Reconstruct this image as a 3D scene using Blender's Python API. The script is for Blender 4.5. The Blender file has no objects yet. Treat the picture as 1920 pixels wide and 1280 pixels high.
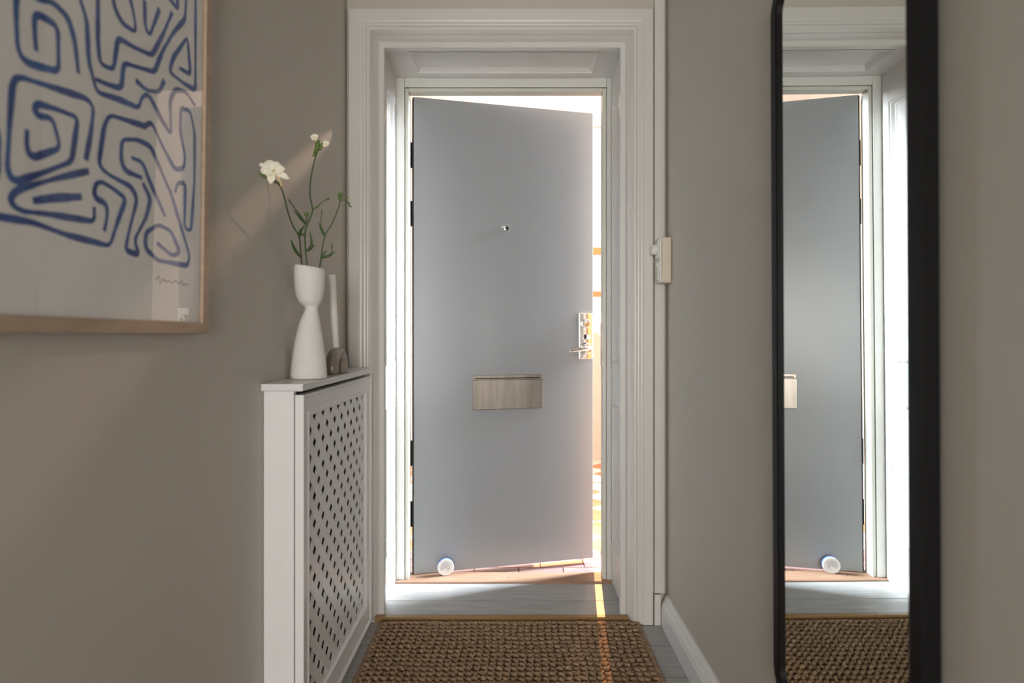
import bpy, bmesh, math, random
from mathutils import Vector, Matrix
random.seed(7)
S = bpy.context.scene
COL = S.collection
E = 1.06                      # eye height above the hall floor
F = 1120.0                    # focal length in pixels of a 1920 px wide frame
CX, CY = 962.0, 628.0         # vanishing point of the hall

# ------------------------------------------------------------------ camera
cam_d = bpy.data.cameras.new('camera'); cam = bpy.data.objects.new('camera', cam_d); COL.objects.link(cam)
cam.location = (0, 0, E); cam.rotation_euler = (math.pi/2, 0, 0)
cam_d.sensor_width = 36; cam_d.lens = F/1920*36
cam_d.shift_x = -2/1920; cam_d.shift_y = -12/1920
cam_d.clip_start = 0.02
cam_d.dof.use_dof = True; cam_d.dof.focus_distance = 2.45; cam_d.dof.aperture_fstop = 2.8
S.camera = cam

# ------------------------------------------------------------------ light
S.view_settings.view_transform = 'Standard'; S.view_settings.look = 'None'
S.view_settings.gamma = 1; S.view_settings.exposure = 0.0
S.view_settings.use_curve_mapping = False
W = bpy.data.worlds.new('sky'); S.world = W; W.use_nodes = True
nt = W.node_tree; bgn = nt.nodes['Background']
sky = nt.nodes.new('ShaderNodeTexSky'); sky.sky_type = 'HOSEK_WILKIE'
sky.sun_direction = Vector((0.105, 1, 0.78)).normalized(); sky.turbidity = 9
hz = nt.nodes.new('ShaderNodeMixRGB'); hz.inputs[0].default_value = 0.7; hz.inputs[2].default_value = (0.60, 0.60, 0.61, 1)   # bright hazy sky
nt.links.new(sky.outputs[0], hz.inputs[1]); nt.links.new(hz.outputs[0], bgn.inputs[0]); bgn.inputs[1].default_value = 2.6

def light(name, kind, loc, aim, energy, color, **kw):
    d = bpy.data.lights.new(name, kind); o = bpy.data.objects.new(name, d); COL.objects.link(o)
    o.location = loc; o.rotation_euler = Vector(aim).to_track_quat('-Z', 'Y').to_euler()
    d.energy = energy; d.color = color
    for k, v in kw.items(): setattr(d, k, v)
    return o
# low sun falling through the stairwell window and the gap of the door
light('sun', 'SUN', (1, 8, 5), (-0.105, -1, -0.78), 6.0, (1.0, 0.47, 0.19), angle=0.004)
# daylight standing in the stairwell side window
light('stair_window_daylight', 'AREA', (3.84, 3.67, E+1.95), (-4.04, -1.24, -2.45), 245, (0.84, 0.92, 1.0), shape='RECTANGLE', size=0.62, size_y=1.5, spread=math.radians(64))
# daylight standing in the window of the room behind the camera
light('room_window_daylight', 'AREA', (-0.1, -3.55, E+0.12), (0, 1, -0.04), 160, (1.0, 0.95, 0.89), shape='RECTANGLE', size=2.2, size_y=1.2)

# ------------------------------------------------------------------ materials
def mat(name, c, rough=0.5, metal=0.0, var=0.0, vscale=8.0, bump=0.0, bscale=60.0, spec=0.5, stretch=None, coat=0.0, c2=None, sss=0.0):
    m = bpy.data.materials.new(name); m.use_nodes = True
    n = m.node_tree.nodes; l = m.node_tree.links; b = n['Principled BSDF']
    b.inputs['Base Color'].default_value = (*c, 1); b.inputs['Roughness'].default_value = rough
    b.inputs['Metallic'].default_value = metal; b.inputs['Specular IOR Level'].default_value = spec
    b.inputs['Coat Weight'].default_value = coat
    if sss: b.inputs['Subsurface Weight'].default_value = sss; b.inputs['Subsurface Radius'].default_value = (0.01, 0.008, 0.005)
    tc = n.new('ShaderNodeTexCoord'); mp = n.new('ShaderNodeMapping'); l.new(tc.outputs['Object'], mp.inputs[0])
    if stretch: mp.inputs['Scale'].default_value = stretch
    if var or c2:
        t = n.new('ShaderNodeTexNoise'); t.inputs['Scale'].default_value = vscale; t.inputs['Detail'].default_value = 5
        l.new(mp.outputs[0], t.inputs['Vector'])
        r = n.new('ShaderNodeValToRGB'); l.new(t.outputs['Fac'], r.inputs[0])
        a = c2 if c2 else tuple(max(0, x*(1-var)) for x in c); bb = c if c2 else tuple(min(1, x*(1+var)) for x in c)
        r.color_ramp.elements[0].position = 0.3; r.color_ramp.elements[1].position = 0.7
        r.color_ramp.elements[0].color = (*a, 1); r.color_ramp.elements[1].color = (*bb, 1)
        l.new(r.outputs[0], b.inputs['Base Color'])
    if bump:
        t2 = n.new('ShaderNodeTexNoise'); t2.inputs['Scale'].default_value = bscale; t2.inputs['Detail'].default_value = 4
        l.new(mp.outputs[0], t2.inputs['Vector'])
        bp = n.new('ShaderNodeBump'); bp.inputs['Strength'].default_value = bump; bp.inputs['Distance'].default_value = 0.004
        l.new(t2.outputs['Fac'], bp.inputs['Height']); l.new(bp.outputs[0], b.inputs['Normal'])
    return m
M = {}
M['wall'] = mat('greige_wall_paint', (0.50, 0.472, 0.42), 0.55, var=0.025, vscale=1.5, bump=0.06, bscale=140)
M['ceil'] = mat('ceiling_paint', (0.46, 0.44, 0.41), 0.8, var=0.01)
M['white'] = mat('white_gloss_trim_paint', (0.63, 0.615, 0.59), 0.32, var=0.015, vscale=6, bump=0.02, bscale=20)
M['karm'] = mat('pale_door_frame_paint', (0.66, 0.66, 0.62), 0.35, var=0.02, vscale=4)
M['karm2'] = mat('cream_frame_inner_paint', (0.60, 0.60, 0.53), 0.35)
M['cover'] = mat('white_cover_paint', (0.75, 0.755, 0.755), 0.33, var=0.015, vscale=10, bump=0.05, bscale=50)
M['door'] = mat('grey_door_lacquer', (0.295, 0.305, 0.315), 0.30, var=0.02, vscale=2.5, bump=0.03, bscale=12)
M['steel'] = mat('brushed_steel', (0.30, 0.265, 0.235), 0.36, 1.0, var=0.16, vscale=5, stretch=(9, 1, 1), bump=0.05, bscale=40)
M['chrome'] = mat('polished_chrome', (0.86, 0.84, 0.82), 0.10, 1.0)
M['brass'] = mat('brass_keyway', (0.65, 0.45, 0.2), 0.3, 1.0)
M['dark'] = mat('dark_metal', (0.03, 0.03, 0.032), 0.45, 0.5)
M['black'] = mat('matt_black_frame', (0.004, 0.004, 0.0045), 0.5, spec=0.18, bump=0.03, bscale=90)
M['mirror'] = mat('silvered_glass', (0.80, 0.83, 0.82), 0.0, 1.0)
M['vase'] = mat('chalky_white_ceramic', (0.74, 0.72, 0.70), 0.75, var=0.03, vscale=25, bump=0.12, bscale=120, spec=0.2)
M['holder'] = mat('glazed_taupe_ceramic', (0.235, 0.20, 0.165), 0.10, var=0.14, vscale=30, bump=0.15, bscale=25, coat=0.4)
M['wax'] = mat('candle_wax', (0.80, 0.79, 0.75), 0.42, sss=0.1)
M['wick'] = mat('wick', (0.05, 0.04, 0.03), 0.9)
M['stem'] = mat('green_stem', (0.045, 0.085, 0.02), 0.5, var=0.25, vscale=40)
M['leaf'] = mat('green_leaf', (0.055, 0.115, 0.022), 0.5, var=0.3, vscale=60)
M['bud'] = mat('green_bud', (0.10, 0.17, 0.03), 0.5, var=0.3, vscale=90)
M['petal'] = mat('creamy_white_petal', (0.86, 0.83, 0.70), 0.6, var=0.05, vscale=60, sss=0.1)
M['petal2'] = mat('pale_yellow_petal', (0.80, 0.66, 0.38), 0.6, var=0.12, vscale=90)
M['oak'] = mat('pale_oak_frame', (0.46, 0.345, 0.255), 0.5, c2=(0.37, 0.265, 0.19), vscale=14, stretch=(4, 1, 4), bump=0.08, bscale=60)
M['paper'] = mat('art_paper', (0.84, 0.835, 0.82), 0.85, var=0.012, vscale=20)
M['ink'] = mat('blue_watercolour_ink', (0.025, 0.055, 0.24), 0.8, c2=(0.06, 0.15, 0.42), vscale=16)
M['pencil'] = mat('pencil_grey', (0.16, 0.15, 0.15), 0.9)
M['plank'] = mat('grey_laminate', (0.37, 0.365, 0.355), 0.36, c2=(0.275, 0.27, 0.262), vscale=5, stretch=(1.2, 14, 14), bump=0.06, bscale=9)
M['thresh'] = mat('brown_oak_threshold', (0.36, 0.215, 0.14), 0.5, c2=(0.28, 0.16, 0.10), vscale=6, stretch=(1, 14, 14), bump=0.08, bscale=12)
M['strip'] = mat('golden_brown_edge_strip', (0.29, 0.175, 0.065), 0.42, c2=(0.235, 0.14, 0.048), vscale=4, stretch=(0.6, 12, 12))
M['screw'] = mat('screw_steel', (0.22, 0.18, 0.13), 0.4, 1.0)
M['jute'] = mat('jute_yarn', (0.40, 0.285, 0.185), 0.92, c2=(0.25, 0.165, 0.10), vscale=55, bump=0.9, bscale=330, spec=0.12)
M['jutebase'] = mat('jute_backing', (0.13, 0.08, 0.04), 0.95, var=0.2, vscale=80, spec=0.1)
M['plastic'] = mat('aged_cream_plastic', (0.66, 0.60, 0.48), 0.4)
M['plastic2'] = mat('white_plastic', (0.72, 0.71, 0.67), 0.35)
M['radiator'] = mat('radiator_painted_shade', (0.05, 0.045, 0.04), 0.5)  # shade behind the lattice is put into this dark colour
M['brownwood'] = mat('dark_brown_stained_wood', (0.10, 0.05, 0.03), 0.4)
M['gap'] = mat('dark_hole', (0.02, 0.017, 0.014), 0.9)
M['stairwall'] = mat('pink_white_plaster', (0.80, 0.765, 0.745), 0.8, var=0.02)
M['dado'] = mat('pink_stairwell_dado', (0.72, 0.52, 0.42), 0.6, var=0.03)
M['orange'] = mat('orange_varnished_wood', (0.62, 0.27, 0.08), 0.4, var=0.12, vscale=6, stretch=(1, 8, 8))
M['tile_o'] = mat('terracotta_tile', (0.60, 0.20, 0.085), 0.45, var=0.15, vscale=12)
M['tile_w'] = mat('cream_tile', (0.74, 0.66, 0.54), 0.45, var=0.06, vscale=12)
M['tile_r'] = mat('red_border_tile', (0.33, 0.20, 0.19), 0.4, var=0.15, vscale=12)
M['grout'] = mat('grout', (0.16, 0.13, 0.12), 0.9)
M['canwhite'] = mat('white_can_plastic', (0.80, 0.80, 0.80), 0.35)
M['canblue'] = mat('blue_can_rim', (0.12, 0.22, 0.55), 0.35)
M['canprint'] = mat('grey_can_print', (0.22, 0.22, 0.24), 0.6)
M['skirt'] = mat('white_baseboard_paint', (0.70, 0.70, 0.70), 0.32)
def glass_mat(name, tint=(1, 1, 1)):
    m = bpy.data.materials.new(name); m.use_nodes = True; n = m.node_tree.nodes; l = m.node_tree.links
    for x in list(n):
        if x.type != 'OUTPUT_MATERIAL': n.remove(x)
    out = [x for x in n if x.type == 'OUTPUT_MATERIAL'][0]
    tr = n.new('ShaderNodeBsdfTransparent'); tr.inputs[0].default_value = (*tint, 1)
    gl = n.new('ShaderNodeBsdfGlossy'); gl.inputs['Roughness'].default_value = 0.0
    fr = n.new('ShaderNodeFresnel'); fr.inputs[0].default_value = 1.52
    mx = n.new('ShaderNodeMixShader'); ge = n.new('ShaderNodeNewGeometry'); su = n.new('ShaderNodeMath'); su.operation = 'SUBTRACT'; su.inputs[0].default_value = 1; l.new(ge.outputs['Backfacing'], su.inputs[1])
    mu = n.new('ShaderNodeMath'); mu.operation = 'MULTIPLY'; l.new(fr.outputs[0], mu.inputs[0]); l.new(su.outputs[0], mu.inputs[1]); l.new(mu.outputs[0], mx.inputs[0]); l.new(tr.outputs[0], mx.inputs[1]); l.new(gl.outputs[0], mx.inputs[2])
    l.new(mx.outputs[0], out.inputs[0]); return m
M['glass'] = glass_mat('clear_picture_glass'); M['pane'] = glass_mat('window_glass', (0.97, 0.98, 0.98))
gm = bpy.data.materials.new('added_lamp_glow'); gm.use_nodes = True  # glow of the bulb in the added stairwell lamp
gm.node_tree.nodes['Principled BSDF'].inputs['Emission Color'].default_value = (1, 0.8, 0.62, 1)
gm.node_tree.nodes['Principled BSDF'].inputs['Emission Strength'].default_value = 6
M['glow'] = gm

# ------------------------------------------------------------------ helpers
def link(name, bm, m, parent=None, smooth=False, bevel=0.0, seg=2, sub=0, auto=None):
    me = bpy.data.meshes.new(name)
    bmesh.ops.recalc_face_normals(bm, faces=bm.faces[:])
    if bevel: bmesh.ops.bevel(bm, geom=bm.edges[:], offset=bevel, segments=seg, affect='EDGES', profile=0.5, clamp_overlap=True)
    bm.to_mesh(me); bm.free()
    me.materials.append(M[m] if isinstance(m, str) else m)
    if smooth:
        for p in me.polygons: p.use_smooth = True
    o = bpy.data.objects.new(name, me); COL.objects.link(o)
    if parent is not None: o.parent = parent; o.matrix_parent_inverse = parent.matrix_world.inverted()
    if sub:
        md = o.modifiers.new('subdivision', 'SUBSURF'); md.levels = sub; md.render_levels = sub
    return o
def empty(name, loc=(0, 0, 0)):
    o = bpy.data.objects.new(name, None); COL.objects.link(o); o.location = loc; o.empty_display_size = 0.05
    o.matrix_world = Matrix.Translation(loc)
    return o
def tag(o, label, cat=None, group=None, kind=None):
    o['label'] = label
    if cat: o['category'] = cat
    if group: o['group'] = group
    if kind: o['kind'] = kind
    return o
def box(bm, x0, x1, y0, y1, z0, z1):
    v = [bm.verts.new((x, y, z)) for x in (x0, x1) for y in (y0, y1) for z in (z0, z1)]
    for f in ((0, 1, 3, 2), (4, 6, 7, 5), (0, 4, 5, 1), (2, 3, 7, 6), (0, 2, 6, 4), (1, 5, 7, 3)): bm.faces.new([v[i] for i in f])
    return v
def boxes(*bs):
    bm = bmesh.new()
    for b in bs: box(bm, *b)
    return bm
def B(name, b, m, parent=None, bevel=0.0, **k): return link(name, boxes(b), m, parent, bevel=bevel, **k)
def tube(bm, pts, rad, n=8, cap=True):
    pts = [Vector(p) for p in pts]; rings = []
    up = Vector((0.3, 1, 0.2)).normalized()
    for i, p in enumerate(pts):
        t = (pts[min(i+1, len(pts)-1)] - pts[max(i-1, 0)]).normalized()
        a = t.cross(up).normalized(); b = t.cross(a).normalized()
        r = rad[i] if isinstance(rad, (list, tuple)) else rad
        rings.append([bm.verts.new(p + (a*math.cos(2*math.pi*k/n) + b*math.sin(2*math.pi*k/n))*r) for k in range(n)])
    for i in range(len(rings)-1):
        for k in range(n): bm.faces.new((rings[i][k], rings[i][(k+1) % n], rings[i+1][(k+1) % n], rings[i+1][k]))
    if cap: bm.faces.new(rings[0]); bm.faces.new(rings[-1][::-1])
def spline(pts, k=6):
    pts = [Vector(p) for p in pts]; out = []
    for i in range(len(pts)-1):
        p0 = pts[max(i-1, 0)]; p1 = pts[i]; p2 = pts[i+1]; p3 = pts[min(i+2, len(pts)-1)]
        for j in range(k):
            t = j/k
            out.append(0.5*((2*p1) + (p2-p0)*t + (2*p0-5*p1+4*p2-p3)*t*t + (3*p1-p0-3*p2+p3)*t**3))
    out.append(pts[-1]); return out
def lathe(bm, prof, n=48, mp=lambda x, y, z: (x, y, z), cap=True):
    rings = []
    for r, z in prof: rings.append([bm.verts.new(mp(r*math.cos(2*math.pi*k/n), r*math.sin(2*math.pi*k/n), z)) for k in range(n)])
    for i in range(len(rings)-1):
        for k in range(n): bm.faces.new((rings[i][k], rings[i][(k+1) % n], rings[i+1][(k+1) % n], rings[i+1][k]))
    if cap: bm.faces.new(rings[0][::-1]); bm.faces.new(rings[-1])
def ellipsoid(bm, c, ax, nu=8, nv=6):
    """ax: three axis vectors (with lengths)"""
    c = Vector(c); a, b, d = [Vector(x) for x in ax]; top = bm.verts.new(c+d); bot = bm.verts.new(c-d); rings = []
    for j in range(1, nv):
        th = math.pi*j/nv
        rings.append([bm.verts.new(c + (a*math.cos(2*math.pi*k/nu) + b*math.sin(2*math.pi*k/nu))*math.sin(th) + d*math.cos(th)) for k in range(nu)])
    for k in range(nu):
        bm.faces.new((top, rings[0][k], rings[0][(k+1) % nu])); bm.faces.new((bot, rings[-1][(k+1) % nu], rings[-1][k]))
        for j in range(len(rings)-1): bm.faces.new((rings[j][k], rings[j+1][k], rings[j+1][(k+1) % nu], rings[j][(k+1) % nu]))
def ring(bm, u0, u1, v0, v1, prof, mp, fill=False):
    """moulding frame round a rectangle: prof = (inset, height) pairs"""
    R = []
    for i, h in prof: R.append([bm.verts.new(mp(*p, h)) for p in ((u0+i, v0+i), (u1-i, v0+i), (u1-i, v1-i), (u0+i, v1-i))])
    for a, b in zip(R, R[1:]):
        for k in range(4): bm.faces.new((a[k], a[(k+1) % 4], b[(k+1) % 4], b[k]))
    if fill: bm.faces.new(R[-1])
    else:
        for k in range(4): bm.faces.new((R[0][k], R[-1][k], R[-1][(k+1) % 4], R[0][(k+1) % 4]))
def struct(name, bm, m, label, cat='wall', bevel=0.0, **k):
    return tag(link(name, bm, m, bevel=bevel, **k), label, cat, kind='structure')

# key planes (metres; z values written relative to the eye, E added)
XL, XR = -0.612, 0.563        # hall side walls
YW = 2.205                    # face of the wall with the door
YK = 2.53                     # front of the steel-door frame
YO = 2.62                     # stairwell side of that wall
JL, JR, JT = -0.497, 0.418, 1.089   # faces of the panelled niche
NF = E - 1.0444               # niche floor level

# ------------------------------------------------------------------ structure
ZC = E + 1.72
wl = struct('wall_left', boxes((XL-0.15, XL, -1.2, YW, -0.02, ZC)), 'wall', 'greige painted wall on the left of the hall')
wr = struct('wall_right', boxes((XR, XR+0.15, -1.2, YW, -0.02, ZC)), 'wall', 'greige painted wall on the right of the hall behind the mirror')
struct('wall_back', boxes((-1.6, JL-0.02, YW, YO, -0.02, ZC), (JR+0.02, 3.9, YW, YO, -0.02, ZC), (JL-0.02, JR+0.02, YW, YO, E+JT+0.02, ZC),
       (JL-0.02, JR+0.02, YW, YO, -0.05, NF-0.008)), 'wall', 'end wall of the hall around the front door')
struct('ceiling', boxes((-2.7, 2.7, -3.8, YW, ZC, ZC+0.15)), 'ceil', 'white painted hall ceiling', 'ceiling')
# room behind the camera with its window
struct('wall_room', boxes((-2.6, XL, -1.3, -1.2, -0.02, ZC), (XR, 2.6, -1.3, -1.2, -0.02, ZC), (-2.7, -2.6, -3.7, -1.2, -0.02, ZC), (2.6, 2.7, -3.7, -1.2, -0.02, ZC),
       (-2.7, 2.7, -3.8, -3.7, -0.02, E-0.6), (-2.7, 2.7, -3.8, -3.7, E+0.95, ZC), (-2.7, -1.3, -3.8, -3.7, E-0.6, E+0.95), (1.1, 2.7, -3.8, -3.7, E-0.6, E+0.95)),
       'wall', 'walls of the room behind the camera')

# floor with planks
fl = struct('floor', boxes((-2.7, 2.7, -3.8, YW, -0.06, -0.006), (XL, XR, YW-0.005, YW+0.03, -0.06, -0.006)), 'gap', 'grey wood-look laminate floor of the hall', 'floor')
y = 2.043
plank_rows = [(2.046, YW+0.002)]
while y > -3.6: plank_rows.append((y-0.19, y-0.0012)); y -= 0.1915
for i, (a, b) in enumerate(plank_rows):
    x0, x1 = (XL, XR) if a > -1.2 else (-2.6, 2.6)
    c = random.uniform(-0.3, 0.3)
    for (p, q) in ((x0, c-0.0005), (c+0.0005, x1)):
        B('plank', (p, q, a, b, -0.006, 0.0), 'plank', fl, bevel=0.0006, seg=1)
for a, b in ((2.206, 2.3485), (2.3510, 2.514)):
    B('plank', (JL-0.01, JR+0.01, a, b, NF-0.008, NF), 'plank', fl, bevel=0.0006, seg=1)

# baseboards
def baseboard(name, x, s, y0, y1, label):
    bm = bmesh.new(); pr = [(0, 0), (0.023, 0), (0.023, 0.068), (0.020, 0.075), (0.021, 0.080), (0.015, 0.094), (0.013, 0.097), (0.013, 0.101), (0.006, 0.114), (0, 0.114)]
    A = [bm.verts.new((x+s*d, y0, z)) for d, z in pr]; C = [bm.verts.new((x+s*d, y1, z)) for d, z in pr]
    for k in range(len(pr)): bm.faces.new((A[k], A[(k+1) % len(pr)], C[(k+1) % len(pr)], C[k]))
    bm.faces.new(A); bm.faces.new(C[::-1])
    return struct(name, bm, 'skirt', label, 'baseboard')
baseboard('baseboard_right', XR, -1, -1.2, 2.176, 'white moulded baseboard along the right wall')
baseboard('baseboard_left', XL, 1, -1.2, 1.455, 'white moulded baseboard along the left wall')

# moulded casing round the niche, mitred at the corners
bm = bmesh.new()
prof = [(0, YW), (0, 2.184), (0.002, 2.181), (0.036, 2.181), (0.041, 2.184), (0.047, 2.1855), (0.056, 2.1835), (0.061, 2.1845), (0.066, 2.190), (0.069, 2.1905), (0.0705, 2.187), (0.0755, 2.187), (0.078, 2.192), (0.085, 2.210), (0.095, 2.229), (0.099, 2.234), (0.101, 2.231), (0.118, 2.231), (0.120, 2.234), (0.120, 2.26), (0.10, 2.26)]
OL, OR_, OT = -0.6014, 0.512, 1.193
rows = []
for u, yy in prof:
    rows.append([bm.verts.new(p) for p in ((OL+u, yy, 0.002), (OL+u, yy, E+OT-u), (OR_-u*0.925, yy, E+OT-u), (OR_-u*0.925, yy, 0.002))])
for a, b in zip(rows, rows[1:]):
    for k in range(3): bm.faces.new((a[k], a[k+1], b[k+1], b[k]))
bm.faces.new([r[0] for r in rows]); bm.faces.new([r[3] for r in rows][::-1])
struct('trim_1', bm, 'white', 'wide stepped white casing framing the door niche', 'door casing')
# upright batten and block beside the casing
st = empty('trim_2', (0.535, 2.195, 0)); tag(st, 'narrow upright cover batten between casing and right wall', 'trim', kind='structure')
B('batten', (0.5185, 0.5535, 2.186, YW, 0.114+0.002, ZC), 'white', st, bevel=0.0015)
B('plinth_block', (0.5165, 0.540, 2.180, YW, 0.0, 0.112), 'white', st, bevel=0.002)

# panelled niche lining: boards, recessed panels, mouldings
PM = [(0.0, 0.0), (0.002, 0.008), (0.010, 0.010), (0.013, 0.004), (0.016, 0.003), (0.024, -0.0085), (0.032, -0.0095), (0.034, -0.0125)]
def lining(name, u0, u1, v0, v1, panels, mp, label):
    """u along depth (or x), v along height (or depth); boards 12 mm proud of the panels"""
    t = empty(name, mp(u0, v0, 0)); tag(t, label, 'panelling', kind='structure')
    def slab(nm, a, b, c, d, h0, h1, bev=0.0008):
        bm = bmesh.new(); P = [bm.verts.new(mp(p, q, h)) for h in (h0, h1) for p, q in ((a, c), (b, c), (b, d), (a, d))]
        for f in ((0, 1, 2, 3), (7, 6, 5, 4), (0, 4, 5, 1), (1, 5, 6, 2), (2, 6, 7, 3), (3, 7, 4, 0)): bm.faces.new([P[i] for i in f])
        return link(nm, bm, 'white', t, bevel=bev, seg=1)
    pu0, pu1 = panels[0][0], panels[0][1]
    slab('stile', u0, pu0, v0, v1, -0.018, 0.0); slab('stile', pu1, u1, v0, v1, -0.018, 0.0)
    vs = [v0] + [x for p in panels for x in p[2:4]] + [v1]
    for k in range(0, len(vs), 2): slab('rail', pu0, pu1, vs[k], vs[k+1], -0.018, 0.0)
    for p in panels:
        slab('panel', p[0]+0.02, p[1]-0.02, p[2]+0.02, p[3]-0.02, -0.019, -0.012)
        bm = bmesh.new(); ring(bm, p[0]-0.004, p[1]+0.004, p[2]-0.004, p[3]+0.004, PM, mp); link('panel_moulding', bm, 'white', t)
    return t
lining('trim_3', 2.24, YK+0.002, NF, E+JT+0.005, [(2.300, 2.475, E-0.86, E-0.29), (2.300, 2.475, E-0.115, E+0.96)], lambda u, v, h: (JL+h, u, v), 'white panelled lining on the left side of the door niche')
lining('trim_4', 2.24, YK+0.002, NF, E+JT+0.005, [(2.300, 2.475, E-0.86, E-0.29), (2.300, 2.475, E-0.115, E+0.96)], lambda u, v, h: (JR-h, u, v), 'white panelled lining on the right side of the door niche')
lining('trim_5', JL-0.015, JR+0.015, 2.24, YK+0.002, [(JL+0.10, JR-0.085, 2.285, 2.470)], lambda u, v, h: (u, v, E+JT-h), 'white panelled soffit over the door niche')

# door frame of the steel door
fr = empty('trim_6', (-0.03, YK, NF)); tag(fr, 'pale grey door frame with shadow groove around the grey door', 'door frame', kind='structure')
TZ = E - 1.0362               # top of threshold
ol, orr = -0.4436, 0.380; ot = 1.034
B('post', (JL, -0.4605, YK, YO, TZ, E+JT), 'karm', fr, bevel=0.002)
B('post', (0.3975, JR, YK, YO, TZ, E+JT), 'karm', fr, bevel=0.002)
B('head', (-0.4595, 0.3965, YK-0.001, YO, E+1.0505, E+JT), 'karm', fr, bevel=0.002)
B('stop', (-0.4585, ol, YK+0.005, 2.586, TZ, E+ot+0.013), 'karm2', fr, bevel=0.0015)
B('stop', (orr, 0.3955, YK+0.005, 2.586, TZ, E+ot+0.013), 'karm2', fr, bevel=0.0015)
B('stop', (ol+0.0005, orr-0.0005, YK+0.005, 2.586, E+ot, E+1.048), 'karm2', fr, bevel=0.0015)
B('strike_plate', (0.3765, 0.3805, 2.545, 2.57, E-0.13, E+0.05), 'steel', fr, bevel=0.0008)

# threshold and edge strip
th = empty('threshold', (-0.04, 2.56, NF)); tag(th, 'brown oak threshold under the grey door', 'threshold', kind='structure')
bm = bmesh.new(); pr = [(2.512, NF-0.006), (2.512, TZ-0.003), (2.5165, TZ), (2.612, TZ), (2.628, TZ-0.014), (2.628, NF-0.006)]
A = [bm.verts.new((JL-0.002, a, b)) for a, b in pr]; C = [bm.verts.new((JR+0.002, a, b)) for a, b in pr]
for k in range(6): bm.faces.new((A[k], A[(k+1) % 6], C[(k+1) % 6], C[k]))
bm.faces.new(A); bm.faces.new(C[::-1]); link('board', bm, 'thresh', th)
def screw(parent, x, yy, z, r=0.003):
    bm = bmesh.new(); lathe(bm, [(r, -0.001), (r, 0.0006), (r*0.7, 0.001)], 10, lambda a, b, c: (x+a, yy+b, z+c)); link('screw', bm, 'screw', parent, smooth=False)
for x in (-0.41, -0.345, -0.02, 0.255, 0.36): screw(th, x, 2.556, TZ)
es = empty('edge_strip', (-0.04, 2.207, 0)); tag(es, 'golden brown wooden edge strip at the niche step above the rug', 'floor strip', kind='structure')
bm = bmesh.new(); pr = [(2.2075, 0.0), (2.2075, NF+0.001), (2.2105, NF+0.0032), (2.230, NF+0.0032), (2.2325, NF+0.0002), (2.2325, 0.0)]
xa, xb = -0.511, 0.427
A = [bm.verts.new((xa, a-0.004, b)) for a, b in pr]; C = [bm.verts.new((xb, a-0.004, b)) for a, b in pr]
for k in range(6): bm.faces.new((A[k], A[(k+1) % 6], C[(k+1) % 6], C[k]))
bm.faces.new(A); bm.faces.new(C[::-1]); link('strip', bm, 'strip', es)
for k in range(7): screw(es, -0.575+0.155*k if k else -0.50+0.02, 2.218, NF+0.0032, 0.0024)

# ------------------------------------------------------------------ stairwell beyond the door
SF = E - 1.062
sfl = struct('floor_stairwell', boxes((-1.5, 3.9, YO, 5.3, SF-0.08, SF-0.006)), 'grout', 'tiled stairwell floor beyond the grey door', 'floor')
s = 0.183; h = s/math.sqrt(2)
def tile_mesh(nm, m, pts, hh=0.006):
    bm = bmesh.new(); lo = [bm.verts.new((x, yy, -hh)) for x, yy in pts]; hi = [bm.verts.new((x*0.985, yy*0.985, 0)) for x, yy in pts]
    n = len(pts)
    for k in range(n): bm.faces.new((lo[k], lo[(k+1) % n], hi[(k+1) % n], hi[k]))
    bm.faces.new(hi); bmesh.ops.recalc_face_normals(bm, faces=bm.faces[:])
    me = bpy.data.meshes.new(nm); bm.to_mesh(me); bm.free(); me.materials.append(M[m]); return me
def place(me, nm, loc, parent):
    o = bpy.data.objects.new(nm, me); COL.objects.link(o); o.parent = parent; o.location = loc; return o
dia = [(h-0.001, 0), (0, h-0.001), (-h+0.001, 0), (0, -h+0.001)]
t_o = tile_mesh('tile_orange', 'tile_o', dia); t_w = tile_mesh('tile_cream', 'tile_w', dia)
for i in range(-2, 8):
    for j in range(0, 9):
        for k in (0, 1):
            x = -0.30 + 2*h*i + h*k; yy = 3.02 + 2*h*j + h*k
            if yy+h > 5.2 or x+h > 1.7: continue
            place(t_w if k else t_o, 'tile', (x, yy, SF), sfl)
rec = [(-0.1, -0.049), (0.1, -0.049), (0.1, 0.049), (-0.1, 0.049)]
t_r = tile_mesh('tile_red', 'tile_r', rec)
for r_, yy in enumerate((2.682, 2.783, 2.884)):
    for i in range(-3, 10): place(t_r, 'tile', (-0.075 + 0.2015*i + (0.0 if r_ % 2 == 0 else 0.1), yy, SF), sfl)
B('tile_bed', (-1.5, 3.8, 2.935, 5.3, SF-0.007, SF-0.0015), 'tile_w', sfl)
# walls: back wall with window, right wall with window
ZS = E + 3.1; YB = 5.15
wx0, wx1, wz0, wz1 = 0.30, 1.30, E+0.33, E+1.86
struct('wall_stairwell_back', boxes((-1.6, wx0, YB, YB+0.15, -0.1, ZS), (wx1, 3.9, YB, YB+0.15, -0.1, ZS), (wx0, wx1, YB, YB+0.15, -0.1, wz0), (wx0, wx1, YB, YB+0.15, wz1, ZS)), 'stairwall', 'pale pink plaster wall with window at the back of the stairwell')
ry0, ry1, rz0, rz1 = 3.33, 4.01, E+1.15, E+2.75
struct('wall_stairwell_right', boxes((3.8, 3.9, YO, ry0, -0.1, ZS), (3.8, 3.9, ry1, YB, -0.1, ZS), (3.8, 3.9, ry0, ry1, -0.1, rz0), (3.8, 3.9, ry0, ry1, rz1, ZS)), 'stairwall', 'pale stairwell wall with the bright side window')
struct('wall_stairwell_left', boxes((-1.6, -1.5, YO, YB, -0.1, ZS)), 'stairwall', 'pale pink stairwell wall on the left beyond the door')
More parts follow.
